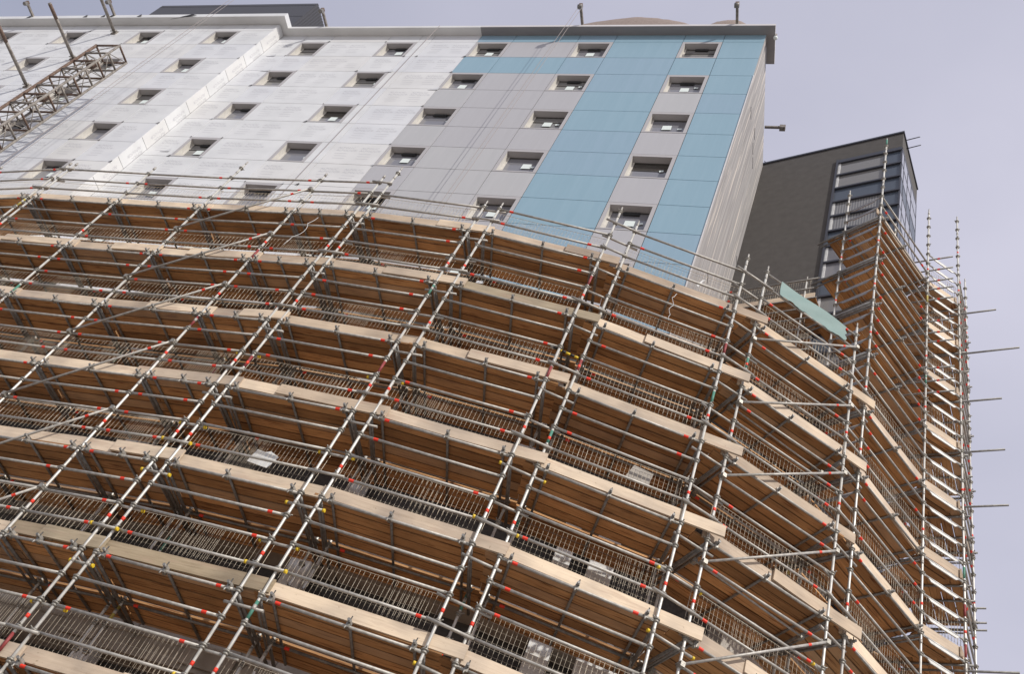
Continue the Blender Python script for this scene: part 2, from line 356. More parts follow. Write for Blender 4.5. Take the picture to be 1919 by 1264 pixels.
        if not (bid == 'j' and k < -1) and bid != 'l':
            gu = link('mesh_guard', gm[n % 3], None)
            loc = A + Vector((-math.sin(ang), math.cos(ang))) * .10 + Vector((math.cos(ang), math.sin(ang))) * rnd.uniform(-.06, .04)
            gu.location = (loc.x, loc.y, z + .16 + rnd.uniform(0, .05)); gu.rotation_euler = (rnd.uniform(-.04, .03), rnd.uniform(-.012, .012), ang)
            tag(gu, 'welded wire mesh guard, %s, %s' % (place(n), wh), 'mesh guard', 'wire mesh guards along the decks')
    # diagonal braces
    def brace(xa, ka, xb, kb, y=-.075, r=.0245, name='diagonal_brace', bands=True):
        p = Vector((xa, y, zk(ka))); q = Vector((xb, y, zk(kb))); dd = (q - p).normalized(); b = MB(); b.tube(p - dd * .05, q + dd * .05, r, 'tube', 10)
        for t in (p, q): b.box((-.04, -.03, -.045), (.04, .08, .045), 'cup', None, t)
        if bands: c = p + dd * ((q - p).length * .86); b.tube(c - dd * .035, c + dd * .035, r + .002, 'red', 10, False)
        link(name, b.mesh(name), root)
    if bid == 'd':
        for k in range(-2, 24, 4): brace(0, k + 4, L, k)
    if bid == 'i':
        for k in range(1, 22, 4): brace(0, k, L, k - 4)
        for k in range(0, 21, 4): brace(.1, k + .3, L - .15, k + .55, .45 if k % 8 else 1., .02, 'plan_brace', False)
    if bid == 'j':
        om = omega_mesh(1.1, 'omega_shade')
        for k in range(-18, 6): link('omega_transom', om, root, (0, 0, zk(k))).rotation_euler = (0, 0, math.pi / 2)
        pm = MB(); dv = Vector((math.cos(-math.pi / 4 - ang), math.sin(-math.pi / 4 - ang), 0)); pm.tube(dv * -1.6, dv * .72, .024, 'tube_dull', 10); pm.tube(dv * .3, dv * .37, .0262, 'red', 10, False); pmm = pm.mesh('end_rail')
        for k in (-18.4, -17.3, -16.2, -15.4, -14.4, -12.4, -11.4, -10.6, -8.4, -7.4, -6.5): link('end_rail', pmm, root, (L, .04, zk(k)))
    if bid == 'k':
        pm = MB(); dv = Vector((math.cos(-math.pi / 4 - ang), math.sin(-math.pi / 4 - ang), 0)); pm.tube(dv * -1.2, dv * 1.0, .026, 'tube_dull', 10); pmm = pm.mesh('tie_tube')
        pm = MB(); pm.tube(dv * -1.2, dv * 1.5, .026, 'tube_dull', 10); pm2 = pm.mesh('tie_tube')
        for q, k in enumerate((-15.2, -11.6, -7.7, -4., -.4, 8.4)): link('tie_tube', pm2 if q == 1 else pmm, root, (L, .05, zk(k)))
    if bid == 'l':
        pm = MB(); dv = Vector((math.cos(-math.pi / 4 - ang), math.sin(-math.pi / 4 - ang), 0)); pm.tube(dv * -1.2, dv * .3, .024, 'tube_dull', 10); pmm = pm.mesh('tie_tube')
        for k in (2.9, 3.7, 4.1, 6.8): link('tie_tube', pmm, root, (L, .05, zk(k)))
# link tubes between the paired uprights, parts of the bay on their left
for bid, pa, pb, kk in (('a', 1, 2, range(-3, 8)), ('e', 6, 7, range(-3, 28)), ('f', 8, 9, range(-2, 30)), ('g', 10, 11, range(-3, 30)), ('h', 12, 13, range(-3, 28)), ('i', 14, 15, range(-2, 24))):
    root, L, ang = FRAMES[bid]; rnd = random.Random(ord(bid))
    inv = (Matrix.Translation(root.location) @ Matrix.Rotation(ang, 4, 'Z')).inverted()
    a = inv @ Vector((*P[pa], 0)); b = inv @ Vector((*P[pb], 0)); d = (b - a).normalized()
    for k in kk:
        if k > 0 and k % 4 == 1: continue
        kz = k + (.42 if k % 4 == 0 else 0.06); e0, e1 = rnd.uniform(.06, .22), rnd.uniform(.06, .25); off = Vector((0, .05 * (-1 if k % 2 else 1), 0))
        cap = 'yellow' if (k >= 10 and rnd.random() < .45) else ''
        if bid == 'g' and k == 6: cap = 'tape'
        p = a - d * e0 + off; q = b + d * e1 + off
        link('link_tube', link_mesh((p.x, p.y, zk(kz)), (q.x, q.y, zk(kz)), cap), root)

# ------------------------------------------------------------------ back scaffold along the dark wall
wv = Vector((.704, -.710)); wn_ = Vector((.710, .704))            # along the dark wall, and inward
DC = Vector((10.21, 16.869)); DL = 5.70                            # its corner, length of the left wall
b0 = Vector((5.55, 19.05)) + wn_ * 0.0
ang = math.atan2(wv.y, wv.x); L = 2.64
root = link('scaffold_bay', None, None, (b0.x, b0.y, 0), ang); tag(root, 'shaded tube scaffold frame against the dark rendered wall, behind the teal banner', 'scaffold', 'bays of the tube scaffold')
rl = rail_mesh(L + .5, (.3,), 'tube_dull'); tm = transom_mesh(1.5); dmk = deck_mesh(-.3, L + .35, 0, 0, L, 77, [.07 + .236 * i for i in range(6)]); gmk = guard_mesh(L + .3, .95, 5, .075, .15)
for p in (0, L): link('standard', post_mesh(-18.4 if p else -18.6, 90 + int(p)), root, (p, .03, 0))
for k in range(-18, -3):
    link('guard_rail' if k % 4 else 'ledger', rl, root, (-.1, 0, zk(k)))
for n, k in enumerate((-16, -12, -8, -4)):
    z = zk(k) - .02
    for x in (.3, 1.3, 2.4): link('transom', tm, root, (x, 0, z))
    tag(link('walkway_deck', dmk, None, (b0.x, b0.y, z), ang), 'shaded plank deck, %s, %s' % (place(n), WHERE['m']), 'scaffold deck', 'plank decks of the scaffold')
    ob = link('toe_board', board_mesh(3.3, 'toe_old' if n else 'toe', 300 + n), None); l = b0 - wv * .35 + wn_ * .03
    ob.location = (l.x, l.y, z + .09); ob.rotation_euler = (0, .008, ang)
    tag(ob, '%s timber toe board, %s, %s' % ('old brown' if n else 'pale', place(n), WHERE['m']), 'toe board', 'timber toe boards along the decks')
    gu = link('mesh_guard', gmk, None); l = b0 - wv * .2 + wn_ * .1; gu.location = (l.x, l.y, z + .15); gu.rotation_euler = (0, 0, ang)
    tag(gu, 'welded wire mesh guard, %s, %s' % (place(n), WHERE['m']), 'mesh guard', 'wire mesh guards along the decks')

# ------------------------------------------------------------------ scraps of sheeting and twine caught on the scaffold
def scrap(bid, x, k, y, pts, lab, mat='panelw'):
    root, L, ang = FRAMES[bid]; b = MB(); n = len(pts); rr = random.Random(int(x * 77 + k))
    ring = [(px, rr.uniform(-.02, .02), pz) for px, pz in pts]; b.prism(ring, (0, .006, 0), mat)
    o = link('plastic_scrap', b.mesh('plastic_scrap'), None); p = Vector((math.cos(ang), math.sin(ang))) * x + Vector((-math.sin(ang), math.cos(ang))) * y + root.location.xy
    o.location = (p.x, p.y, zk(k)); o.rotation_euler = (0, 0, ang); tag(o, lab, 'plastic scrap')
scrap('h', 1.7, -1.05, .07, [(0, 0), (.05, -.03), (.12, .22), (.17, .3), (.1, .27)], 'small white scrap caught on the top rail in front of the plank-marked end wall')
scrap('c', 1.3, 15.7, -.04, [(-.3, 0), (.1, -.06), (.35, .02), (.5, .05), (.2, .09), (-.1, .12), (-.02, .05)], 'torn pale sheeting hooked over a ledger beside the lower diagonal brace')
scrap('f', 1.2, 14.9, .2, [(0, 0), (.42, -.05), (.5, .25), (.3, .33), (.22, .28), (.05, .3)], 'pale grey sheet behind the mesh, fourth deck down, below the grey cladding')
scrap('b', .6, 3.1, .25, [(0, 0), (.7, -.03), (.9, .06), (.4, .1), (.1, .09)], 'long white strip behind the mesh near the left edge')
scrap('c', .4, 3.2, .25, [(0, 0), (.9, .0), (1.3, .05), (.7, .1), (.1, .08)], 'bluish white strip behind the mesh left of the braces', 'film2')
scrap('d', .2, 3.15, .25, [(0, 0), (.6, -.02), (.8, .04), (.5, .09), (.05, .07)], 'white strip behind the mesh of the braced bay')
scrap('h', 1.5, 10.6, .2, [(0, 0), (.45, .02), (.48, .3), (.1, .34), (.06, .2)], 'square pale sheet behind the mesh below the plank-marked end wall', 'conc')
scrap('g', .35, 3.1, .16, [(0, 0), (.16, .02), (.14, .09), (.02, .1)], 'tiny pale blue scrap caught in the mesh below the blue cladding', 'film2')
def twine(bid, x, k, dz, lab, seed):
    root, L, ang = FRAMES[bid]; b = MB(); rr = random.Random(seed); p = Vector((0, 0, 0)); n = 12
    for i in range(n): q = p + Vector((rr.uniform(-.05, .05), rr.uniform(-.02, .02), -dz / n)); b.tube(p, q, .006, 'panelw', 5, False); p = q
    o = link('twine', b.mesh('twine'), None); g = Vector((math.cos(ang), math.sin(ang))) * x + root.location.xy; o.location = (g.x, g.y, zk(k)); tag(o, lab, 'twine')
twine('h', 1.35, .2, .95, 'crooked length of pale twine hanging below the top deck under the end wall', 4)
twine('e', .8, .3, 1.3, 'pale twine hanging from the top ledger right of the diagonal braces', 8)
# ------------------------------------------------------------------ teal banner
root, L, ang = FRAMES['i']; rnd = random.Random(3); b = MB(); nx, nz = 26, 5; o = 0
def ban(i, j, y0):
    u = i / nx; x = .40 + 1.90 * u; zt = zk(-4) + .0; zb = zk(-3) - .02 - .018 * math.sin(u * 9) * (u > .3) - .016 * math.sin(u * 27) - .01 * math.sin(u * 61)
    if i == nx: x += [.0, -.03, .03, -.04, .02, -.02][j]
    return (x, -.045 + y0 + .02 * math.sin(7 * u + j * .8), zt + (zb - zt) * j / nz)
for y0 in (0, .006):
    for i in range(nx + 1):
        for j in range(nz + 1): b.v.append(ban(i, j, y0))
q = (nx + 1) * (nz + 1)
for i in range(nx):
    for j in range(nz):
        a = i * (nz + 1) + j; b.face((a, a + 1, a + nz + 2, a + nz + 1), 'teal', True); b.face((q + a, q + a + nz + 1, q + a + nz + 2, q + a + 1), 'teal', True)
ob = link('banner', b.mesh('banner'), None, root.location, ang); tag(ob, 'plain teal banner with frayed lower edge tied between two guard rails', 'banner')

# ------------------------------------------------------------------ tower
TA = Vector((-7.016, 21.427)); TANG = -.4895; ROW = 1.512; Z1 = 37.072 + EYE; ZS = 37.76 + EYE
tower = link('tower_block', None, None, (TA.x, TA.y, 0), TANG); tag(tower, 'tall tower block half clad in blue and grey panels, half in white film', 'building')
def zr(r): return Z1 - ROW * (r - 1)
UG = 11.93; US = -9.9; PO = -.54
COLS = [0., 1.594, 4.415, 5.981, 8.786, 10.348, UG]
WCOL = [US, -8.58, -7.15, -4.30, -2.77, -2.18, 0.]
LCOL = [-32., -30.3, -28.9, -26.0, -24.6, -21.75, -20.3, -17.32, -15.9, -13.03, -11.6, US]
NR = 13
G_ = .011
walls = {k: MB() for k in ('white', 'blue', 'grey')}
back = MB(); wins = []
def panel(mb, u0, u1, z0, z1, y, k, y1=None): mb.box((u0 + G_, y, z0 + G_), (u1 - G_, y + .03, z1 - G_), k)
def cpanel(name, u0, u1, z0, z1, y, k):
    if z1 < zr(11) - .1: return panel(walls['blue'], u0, u1, z0, z1, y, k)
    b = MB(); panel(b, 0, u1 - u0, 0, z1 - z0, 0, k); link(name, b.mesh(name), tower, (u0, y, z0))
def region(cols, wincols, y, colour):
    for r in range(0, NR + 1):
        z1 = ZS if r == 0 else zr(r); z0 = zr(r + 1) if r else zr(1)
        for c in range(len(cols) - 1):
            u0, u1 = cols[c], cols[c + 1]
            if c in wincols and r % 2 == 1: wins.append((u0, u1, z0, z1, y, r, colour == 'clad')); continue
            if colour == 'clad':
                if r == 0 or r == 2 or c in (3, 5): cpanel('blue_panel', u0, u1, z0, z1, y, random.choice(['blue', 'blue2']))
                else: cpanel('grey_panel', u0, u1, z0, z1, y, random.choice(['grey', 'grey', 'grey2']))
            else: panel(walls['white'], u0, u1, z0, z1, y, random.choices(['film', 'film2', 'film3'], [5, 2 if cols is WCOL else 6, 2])[0])
region(COLS, (0, 2, 4), 0, 'clad'); region(WCOL, (1, 3), 0, 'white'); region(LCOL, (1, 3, 5, 7, 9), PO, 'white')
# return between the two white planes
zz = ZS - .35; seg = 0
while zz > zr(NR + 1): walls['white'].box((US - .035, PO + .012, max(zz - 1.5, zr(NR + 1)) + G_), (US, -.002, zz - G_), 'film' if seg % 2 else 'film3'); zz -= 1.5; seg += 1
walls['white'].box((US - .035, PO + .012, ZS - .33), (US, -.002, ZS), 'film')
link('white_film_wall', walls['white'].mesh('white_film_wall'), tower); link('lower_cladding', walls['blue'].mesh('lower_cladding'), tower)
# structure behind, with the window openings left free as pockets between piers
def backing(cols, wincols, y, u0, u1):
    for c in range(len(cols) - 1):
        if c in wincols:
            for r in range(0, NR + 1, 2): back.box((cols[c] - .03, y + .035, zr(r + 1)), (cols[c + 1] + .03, y + .3, ZS if r == 0 else zr(r)), 'joint')
        else: back.box((cols[c] + .031 if c else cols[c] + .004, y + .035, zr(NR + 1)), (cols[c + 1] - .031 if c < len(cols) - 2 else cols[c + 1] - .004, y + .3, ZS), 'joint')
backing(COLS, (0, 2, 4), 0, 0, UG); backing(WCOL, (1, 3), 0, US, 0); backing(LCOL, (1, 3, 5, 7, 9), PO, -32, US)
back.box((-32, .42, zr(NR + 1) - 1), (UG - .05, 6.2, ZS + .05), 'joint'); back.box((-32, -.12, zr(NR + 1)), (US - .04, .4, ZS), 'joint')
link('wall', back.mesh('wall'), tower)
# windows
def window_meshes(W, clad, kind):
    H = ROW; f = MB(); tz = .15; sz = .06; sx0 = .12; sx1 = .13; D = .29; c = 'wframe'
    f.box((0.012, -.006, H - tz), (W - .012, .03, H - .012), c); f.box((.012, -.006, .012), (W - .012, .03, sz + .012), c)
    f.box((.012, -.006, sz + .012), (sx0, .03, H - tz), c); f.box((W - sx1, -.006, sz + .012), (W - .012, .03, H - tz), c)
    f.box((sx0 - .03, .03, .05), (sx0, D, H - tz + .02), 'reveal'); f.box((W - sx1, .03, .05), (W - sx1 + .03, D, H - tz + .02), 'reveal')
    f.box((sx0, .03, H - tz), (W - sx1, D, H - tz + .03), 'wframe'); f.box((sx0, .03, sz - .02), (W - sx1, D, sz + .012), 'wframe')
    a, b_, z0, z1 = sx0, W - sx1, sz + .012, H - tz; s = .055
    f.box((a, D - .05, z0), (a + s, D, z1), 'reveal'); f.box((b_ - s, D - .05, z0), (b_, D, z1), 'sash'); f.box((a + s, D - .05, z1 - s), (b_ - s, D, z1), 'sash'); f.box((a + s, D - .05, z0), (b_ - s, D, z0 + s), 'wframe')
    if kind: f.box((a + .42, D - .09, z1 - .2), (b_ - .38, D - .05, z1 - .06), 'black')
    ps = []
    for q in range(3):
        p = MB(); zm = z0 + (z1 - z0) * (.62 if q == 1 else .5)
        if q == 0: p.box((a + s, D - .03, z0 + s), (b_ - s, D - .02, z1 - s), 'glass')
        elif q == 1: p.box((a + s, D - .03, z0 + s), (b_ - s, D - .02, zm), 'glass'); p.box((a + s, D - .03, zm), (b_ - s, D - .02, z1 - s), 'glass_low'); p.box((a + s, D - .05, zm - .015), (b_ - s, D - .031, zm + .015), 'sash')
        else: p.box((a + s, D - .03, z0 + s), (b_ - s, D - .02, z1 - s), 'glass_left'); p.box((a + s, D - .05, z1 - .42), (b_ - s, D - .031, z1 - .38), 'sash')
        ps.append(p.mesh('pane'))
    return f.mesh('window'), ps
cache = {}; rw = random.Random(11)
stick = MB(); stick.box((-.16, -.004, -.16), (.17, 0, .13), 'paper'); stick.v = [(x + (.02 if z > 0 and x < 0 else 0), y, z) for x, y, z in stick.v]; stm = stick.mesh('notice')
st2 = MB(); st2.box((-.07, -.004, -.05), (.07, 0, .05), 'paper'); st2m = st2.mesh('notice')
for u0, u1, z0, z1, y, r, clad in wins:
    kind = rw.random() < .75; key = (round(u1 - u0, 2), clad, kind)
    if key not in cache: cache[key] = window_meshes(u1 - u0, clad, kind)
    f, p = cache[key]; w = link('window', f, tower, (u0, y, z0)); pm_ = p[rw.choice([0, 0, 1, 2])]; link('pane', pm_, w)
    W = u1 - u0
    if rw.random() < .8: link('notice', stm, w, (W * .55 + rw.uniform(-.16, .12), .232, .78 + rw.uniform(-.05, .06))).rotation_euler = (0, rw.uniform(-.07, .07), 0)
    if rw.random() < .4: link('notice', st2m, w, (W * .76 + rw.uniform(-.05, .05), .232, .72 + rw.uniform(-.05, .25))).rotation_euler = (0, rw.uniform(-.3, .3), 0)
# printing on the protective film
cu = bpy.data.curves.new('t', 'FONT'); cu.body = 'ALPOLIC\nALPOLIC/fr'; cu.align_x = 'LEFT'; cu.size = .175; cu.space_line = 1.05; cu.shear = .12; cu.resolution_u = 1
to = bpy.data.objects.new('t', cu); C.objects.link(to); bpy.context.view_layer.update()
tme = bpy.data.meshes.new_from_object(to.evaluated_get(bpy.context.evaluated_depsgraph_get()))
tv = [v.co.copy() for v in tme.vertices]; tf = [tuple(p.vertices) for p in tme.polygons]
bpy.data.objects.remove(to); bpy.data.curves.remove(cu); bpy.data.meshes.remove(tme)
pr = MB()
def stamp(fn):
    o = len(pr.v); pr.v += [fn(v) for v in tv]
    for f in tf: pr.face(tuple(o + i for i in f), 'print')
rp = random.Random(5)
for cols, wc, y in ((WCOL, (1, 3), 0), (LCOL, (1, 3, 5, 7, 9), PO)):
    for c in range(len(cols) - 1):
        u0, u1 = cols[c], cols[c + 1]
        if u1 - u0 < .9: continue
        for r in range(1, 10):
            if c in wc and r % 2: continue
            n = max(1, int((u1 - u0) / .95)); off = rp.uniform(0, .25)
            for i in range(n):
                uu = u0 + .12 + off + i * .95
                if uu + .85 < u1: stamp(lambda v, uu=uu, y=y, r=r: (uu + v.x, y - .0025, zr(r) - .42 + v.y))
                zb = zr(r) - .78
                for q in range(3):
                    if uu + .7 < u1: x0 = uu + .02 + rp.uniform(0, .1); pr.poly([(x0, y - .0025, zb - .17 * q), (x0 + .5, y - .0025, zb - .17 * q), (x0 + .5, y - .0025, zb - .17 * q + .018), (x0, y - .0025, zb - .17 * q + .018)], 'print')
zz = ZS - .5
while zz > zr(9): stamp(lambda v, zz=zz: (US + .0025, PO + .12 + (.3 + v.y), zz - v.x - .1)); zz -= 1.5
link('film_lettering', pr.mesh('film_lettering'), tower)
# loose bits of film and clips at panel corners
sc_ = MB(); rs = random.Random(9)
for cols, y in ((WCOL, 0), (LCOL, PO)):
    for c in range(1, len(cols)):
        for r in range(1, 10):
            if rs.random() < .42:
                u, z = cols[c], zr(r); a = rs.uniform(.03, .08); k = rs.choice(['joint', 'joint', 'sash', 'film2'])
                sc_.prism([(u - a * 1.4, y - .012, z - a * .5), (u + a, y - .03, z - a * .2), (u + a * .5, y - .035, z + a * .9)], (0, .008, 0), k)
for u, z in ((-8.62, zr(3)), (-2.75, zr(3) + .05), (-8.9, zr(7) - 1.1), (-.05, zr(4)), (-9.2, zr(2) + .05)):
    sc_.prism([(u - .32, -.015, z - .12), (u + .1, -.03, z - .1), (u + .14, -.05, z + .08)], (0, .01, 0), 'film2')
link('film_scraps', sc_.mesh('film_scraps'), tower)
# parapet
pp = MB()
pp.box((US - .10 + .30, -.37, ZS), (-.02, .5, ZS + .04), 'film3'); pp.box((US + .2, -.372, ZS + .04), (-.02, .5, ZS + .17), 'film3'); link('parapet', pp.mesh('parapet'), tower)
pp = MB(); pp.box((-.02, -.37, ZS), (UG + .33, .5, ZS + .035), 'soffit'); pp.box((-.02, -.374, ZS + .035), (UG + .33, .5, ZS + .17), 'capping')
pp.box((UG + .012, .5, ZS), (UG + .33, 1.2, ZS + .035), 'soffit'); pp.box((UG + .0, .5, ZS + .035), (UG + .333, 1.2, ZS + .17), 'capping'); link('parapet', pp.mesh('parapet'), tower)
pp = MB(); pp.box((-32, PO - .40, ZS + .02), (US + .34, PO + .6, ZS + .06), 'film3'); pp.box((-32, PO - .403, ZS + .06), (US + .34, PO + .6, ZS + .34), 'film'); link('parapet', pp.mesh('parapet'), tower)
# torn dark film on the parapet
pp = MB(); u = -14.6
pp.prism([(-15.9, PO - .30, ZS + .016), (-14.9, PO - .42, ZS + .012), (-14.4, PO - .45, ZS + .1), (-14.7, PO - .46, ZS + .2), (-15.2, PO - .41, ZS + .06)], (0, -.012, -.004), 'black')
for uu in (-24.8, -21.2, -20.1, -19.6, -17.9): pp.prism([(uu, PO - .41, ZS + .1), (uu + .25, PO - .42, ZS + .12), (uu + .12, PO - .43, ZS + .36)], (0, -.012, 0), 'sash')
link('torn_film', pp.mesh('torn_film'), tower)
# end wall
ew = MB(); ew.box((UG - .045, .012, zr(NR + 1) - 1), (UG, 5.9, ZS - .003), 'endwall')
for i in range(14): y = rs.uniform(.5, 5.4); z = rs.uniform(20, ZS - 1); ew.box((UG, y, z), (UG + .012, y + .5, z + .03), 'joint')
link('end_wall', ew.mesh('end_wall'), tower)
eb = MB(); eb.box((UG + .0, -.03, zr(NR + 1)), (UG + .03, .01, zr(3)), 'capping'); link('edge_trim', eb.mesh('edge_trim'), tower)
# roof plant room
ph = MB(); zt = 48.75 + EYE; u0, u1, y0 = -25.5, -14.6, 2.6
ph.box((u0, y0, ZS), (u1, y0 + 4, zt), 'corr'); uu = y0 + .1
for i in range(24): ph.box((u1, y0 + .05 + i * .165, ZS), (u1 + .035, y0 + .05 + i * .165 + .085, zt - .02), 'corr')
for i in range(4): ph.box((u0, y0 - .012, zt - .3 - i * 1.6), (u1, y0, zt - .27 - i * 1.6), 'corr')
ob = link('plant_room', ph.mesh('plant_room'), None, (TA.x, TA.y, 0), TANG); tag(ob, 'dark ribbed metal plant room on the roof behind the parapet', 'plant room')
# tarpaulin heaps on the roof
for n, (ua, ub, yy, top, lab) in enumerate(((3.3, 8.9, .2, 41.5, 'long low brown heap under sheeting on the roof edge, largest of the heaps'), (9.15, 11.0, .2, 41.3, 'small brown heap beside the right roof davit arm'))):
    b = MB(); nx, ny = 22, 8; rr = random.Random(n); ph_ = rr.uniform(0, 6)
    for i in range(nx + 1):
        for j in range(ny + 1):
            s, t_ = i / nx, j / ny; h = (max(0, math.sin(math.pi * s)) ** .12) * (.865 + .05 * math.sin(math.pi * s) + .085 * math.exp(-((s - .47) / .2) ** 2) * (1 if n == 0 else .2) + .012 * math.sin(11 * s)) * math.sin(math.pi * t_) ** .5
            b.v.append((ua + (ub - ua) * s, yy + 1.3 * t_, ZS + .1 + (top + EYE - ZS) * h + rr.uniform(-.04, .04)))
    for i in range(nx):
        for j in range(ny): a = i * (ny + 1) + j; b.face((a, a + ny + 1, a + ny + 2, a + 1), 'tarp', True)
    ob = link('covered_heap', b.mesh('covered_heap'), None, (TA.x, TA.y, 0), TANG); tag(ob, lab, 'heap')
# davit arms over the roof edge, each with a pulley, and their ropes
def davit(u, ya, yb, lab):
    r_ = link('davit_arm', None, None, (0, 0, 0)); r_.matrix_world = Matrix.Translation((TA.x, TA.y, 0)) @ Matrix.Rotation(TANG, 4, 'Z') @ Matrix.Translation((u, 0, ZS)); tag(r_, lab, 'davit', 'davit arms along the roof edge')
    b = MB(); b.box((-.05, -yb, .26), (.05, 1.5, .36), 'mast'); b.tube((0, 1.3, -.0), (0, 1.3, .3), .05, 'mast', 8); link('beam', b.mesh('beam'), r_)
    b = MB(); b.box((-.07, -yb - .16, .18), (.07, -yb, .40), 'rust'); b.tube((-.09, -yb - .08, .2), (.09, -yb - .08, .2), .1, 'tube_dull', 12); link('pulley', b.mesh('pulley'), r_)
for u, ya, yb, lab in ((4.42, .4, 1.05, 'davit arm on the roof edge beside the long brown heap'), (10.75, .4, 1.03, "davit arm nearest the tower's right corner"), (-7.7, .4, 1.0, 'davit arm right of the dark plant room'),
                       (-24.55, .9, 1.56, 'leftmost davit arm on the white parapet'), (-19.4, .9, 1.56, 'davit arm on the white parapet left of the plant room')): davit(u, ya, yb, lab)
def rope(u, y, z1, z0, lab, r=.009, du=0.):
    b = MB(); n = 14; rr = random.Random(int(u * 100))
    pts = [Vector((du * i / n + rr.uniform(-.006, .006), 0, z1 + (z0 - z1) * i / n)) for i in range(n + 1)]
    for p, q in zip(pts, pts[1:]): b.tube(p, q, r, 'rope', 5, False)
    ob = link('rope', b.mesh('rope'), None, (0, 0, 0)); ob.matrix_world = Matrix.Translation((TA.x, TA.y, 0)) @ Matrix.Rotation(TANG, 4, 'Z') @ Matrix.Translation((u, y, 0)); tag(ob, lab, 'rope', 'ropes hanging down the facade')
rope(4.36, -1.12, ZS + .25, 19.2, 'left of two thin ropes hanging over the grey cladding'); rope(4.52, -1.12, ZS + .25, 19.2, 'right of two thin ropes hanging over the grey cladding')
rope(-1.95, -.42, ZS + .1, 19, 'dark rope hanging down the white film beside the grey cladding', .012); rope(-12.3, -1.7, ZS + .9, 19.5, 'left rope of the pair crossing the small windows of the stepped-out white wall'); rope(-12.05, -1.7, ZS + .9, 19.5, 'right rope of the pair crossing the small windows of the stepped-out white wall')
# bracket on the end wall
b = MB(); b.box((-.1, -.05, -.04), (.52, .05, .05), 'mast'); b.box((.52, -.10, -.14), (.76, .10, .09), 'mast'); b.tube((.62, 0, -.18), (.62, 0, -.1), .07, 'tube_dull', 10)
ob = link('bracket_arm', b.mesh('bracket_arm'), None, (0, 0, 0)); ob.matrix_world = Matrix.Translation((TA.x, TA.y, 0)) @ Matrix.Rotation(TANG, 4, 'Z') @ Matrix.Translation((UG, 4.55, 38.9 + EYE)); tag(ob, "pale bracket arm sticking out over the tower's end wall", 'bracket')
b = MB(); b.tube((0, 0, .05), (0, 0, .35), .03, 'mast', 8); b.lathe([(.0, -.10), (.07, -.08), (.09, 0), (.05, .07), (.0, .09)], 'paper', 10)
ob = link('flood_lamp', b.mesh('flood_lamp'), None, (0, 0, 0)); ob.matrix_world = Matrix.Translation((TA.x, TA.y, 0)) @ Matrix.Rotation(TANG, 4, 'Z') @ Matrix.Translation((UG + .36, .05, ZS - .16)); tag(ob, "small white lamp fixed under the tower's right parapet corner", 'lamp')

# ------------------------------------------------------------------ lattice mast and its tie poles
mt = link('lattice_mast', None, None, (0, 0, 0)); MX = Matrix.Translation((TA.x, TA.y, 0)) @ Matrix.Rotation(TANG, 4, 'Z'); mt.matrix_world = MX @ Matrix.Translation((-14.45, -2.35, 0)); tag(mt, 'rusty lattice steel mast standing in front of the white wall', 'mast')
MT = 31.15 + EYE; mw, md = 1.2, .75
for x, y, k in ((0, 0, 'rust'), (mw, 0, 'mast'), (0, md, 'mast'), (mw, md, 'mast')):
    b = MB(); b.tube((x, y, .0), (x, y, MT), .062 if k == 'rust' else .05, k, 10); link('chord', b.mesh('chord'), mt)
b = MB(); z = MT - .02; q = 0
while z > 8:
    for (xa, ya), (xb, yb) in (((0, 0), (mw, 0)), ((0, md), (mw, md)), ((0, 0), (0, md)), ((mw, 0), (mw, md))):
        b.tube((xa, ya, z), (xb, yb, z), .042, 'mast' if q % 2 else 'rust', 6)
        if q % 2: b.tube((xa, ya, z), (xb, yb, z - .75), .016, 'mast', 6)
        else: b.tube((xb, yb, z), (xa, ya, z - .75), .016, 'mast', 6)
    z -= .75; q += 1
link('lacing', b.mesh('lacing'), mt)
for z in (MT - 1.4, MT - 4.4, MT - 7.4):
    b = MB(); b.box((mw * .35, .12, z), (mw * .62, .4, z + .25), 'rust'); b.tube((mw * .35, .05, z + .12), (mw * .35, .05, z - 1.2), .03, 'mast', 8); b.tube((mw * .62, .05, z + .12), (mw * .62, .05, z - 1.2), .03, 'mast', 8); link('rack', b.mesh('rack'), mt)
for n, (u, z, ln, lab) in enumerate(((-18.78, 33.87, 2.62, 'pale tie pole sticking out of the white wall, middle one of three'), (-18.66, 36.84, 3.0, 'pale tie pole sticking out of the white wall, upper right one of three'), (-19.0, 30.94, 2.83, 'pale tie pole sticking out of the white wall, lower left one of three'))):
    b = MB(); b.tube((0, 0, 0), (0, -ln, 0), .075, 'mast', 12); b.tube((0, -ln * .72, .0), (0, -ln * .98, 0), .08, 'rust', 12); b.box((-.14, -.05, -.14), (.14, 0, .14), 'mast'); b.tube((-.2, -.12, 0), (.2, -.12, 0), .025, 'tube', 6); b.tube((0, -.1, -.17), (0, -.1, .17), .025, 'tube', 6)
    ob = link('tie_pole', b.mesh('tie_pole'), None); ob.matrix_world = MX @ Matrix.Translation((u, PO, z + EYE)); tag(ob, lab, 'tie pole', 'tie poles of the mast')
hg = MB()
hg.tube((-20.0, PO - .5, 29.6), (-20.0, PO - 4.2, 29.6), .03, 'tube_dull', 8); hg.tube((-20.5, PO - .5, 30.8), (-20.5, PO - 4.5, 30.8), .03, 'tube_dull', 8); hg.tube((-19.2, PO - 1.5, 26), (-19.2, PO - 1.5, 31.3), .045, 'mast', 8)
hg.tube((-22.5, PO - 1.5, 31.2), (-19.0, PO - 1.5, 31.2), .03, 'tube_dull', 8); hg.tube((-22.5, PO - 2.5, 29.9), (-19.0, PO - 1.5, 29.9), .03, 'tube_dull', 8)
for y in (1.6, 2.7): hg.tube((-20.0, PO - y, 29.6), (-20.0, PO - y - .1, 29.6), .036, 'red', 8, False); hg.tube((-20.5, PO - y, 30.8), (-20.5, PO - y - .1, 30.8), .036, 'red', 8, False)
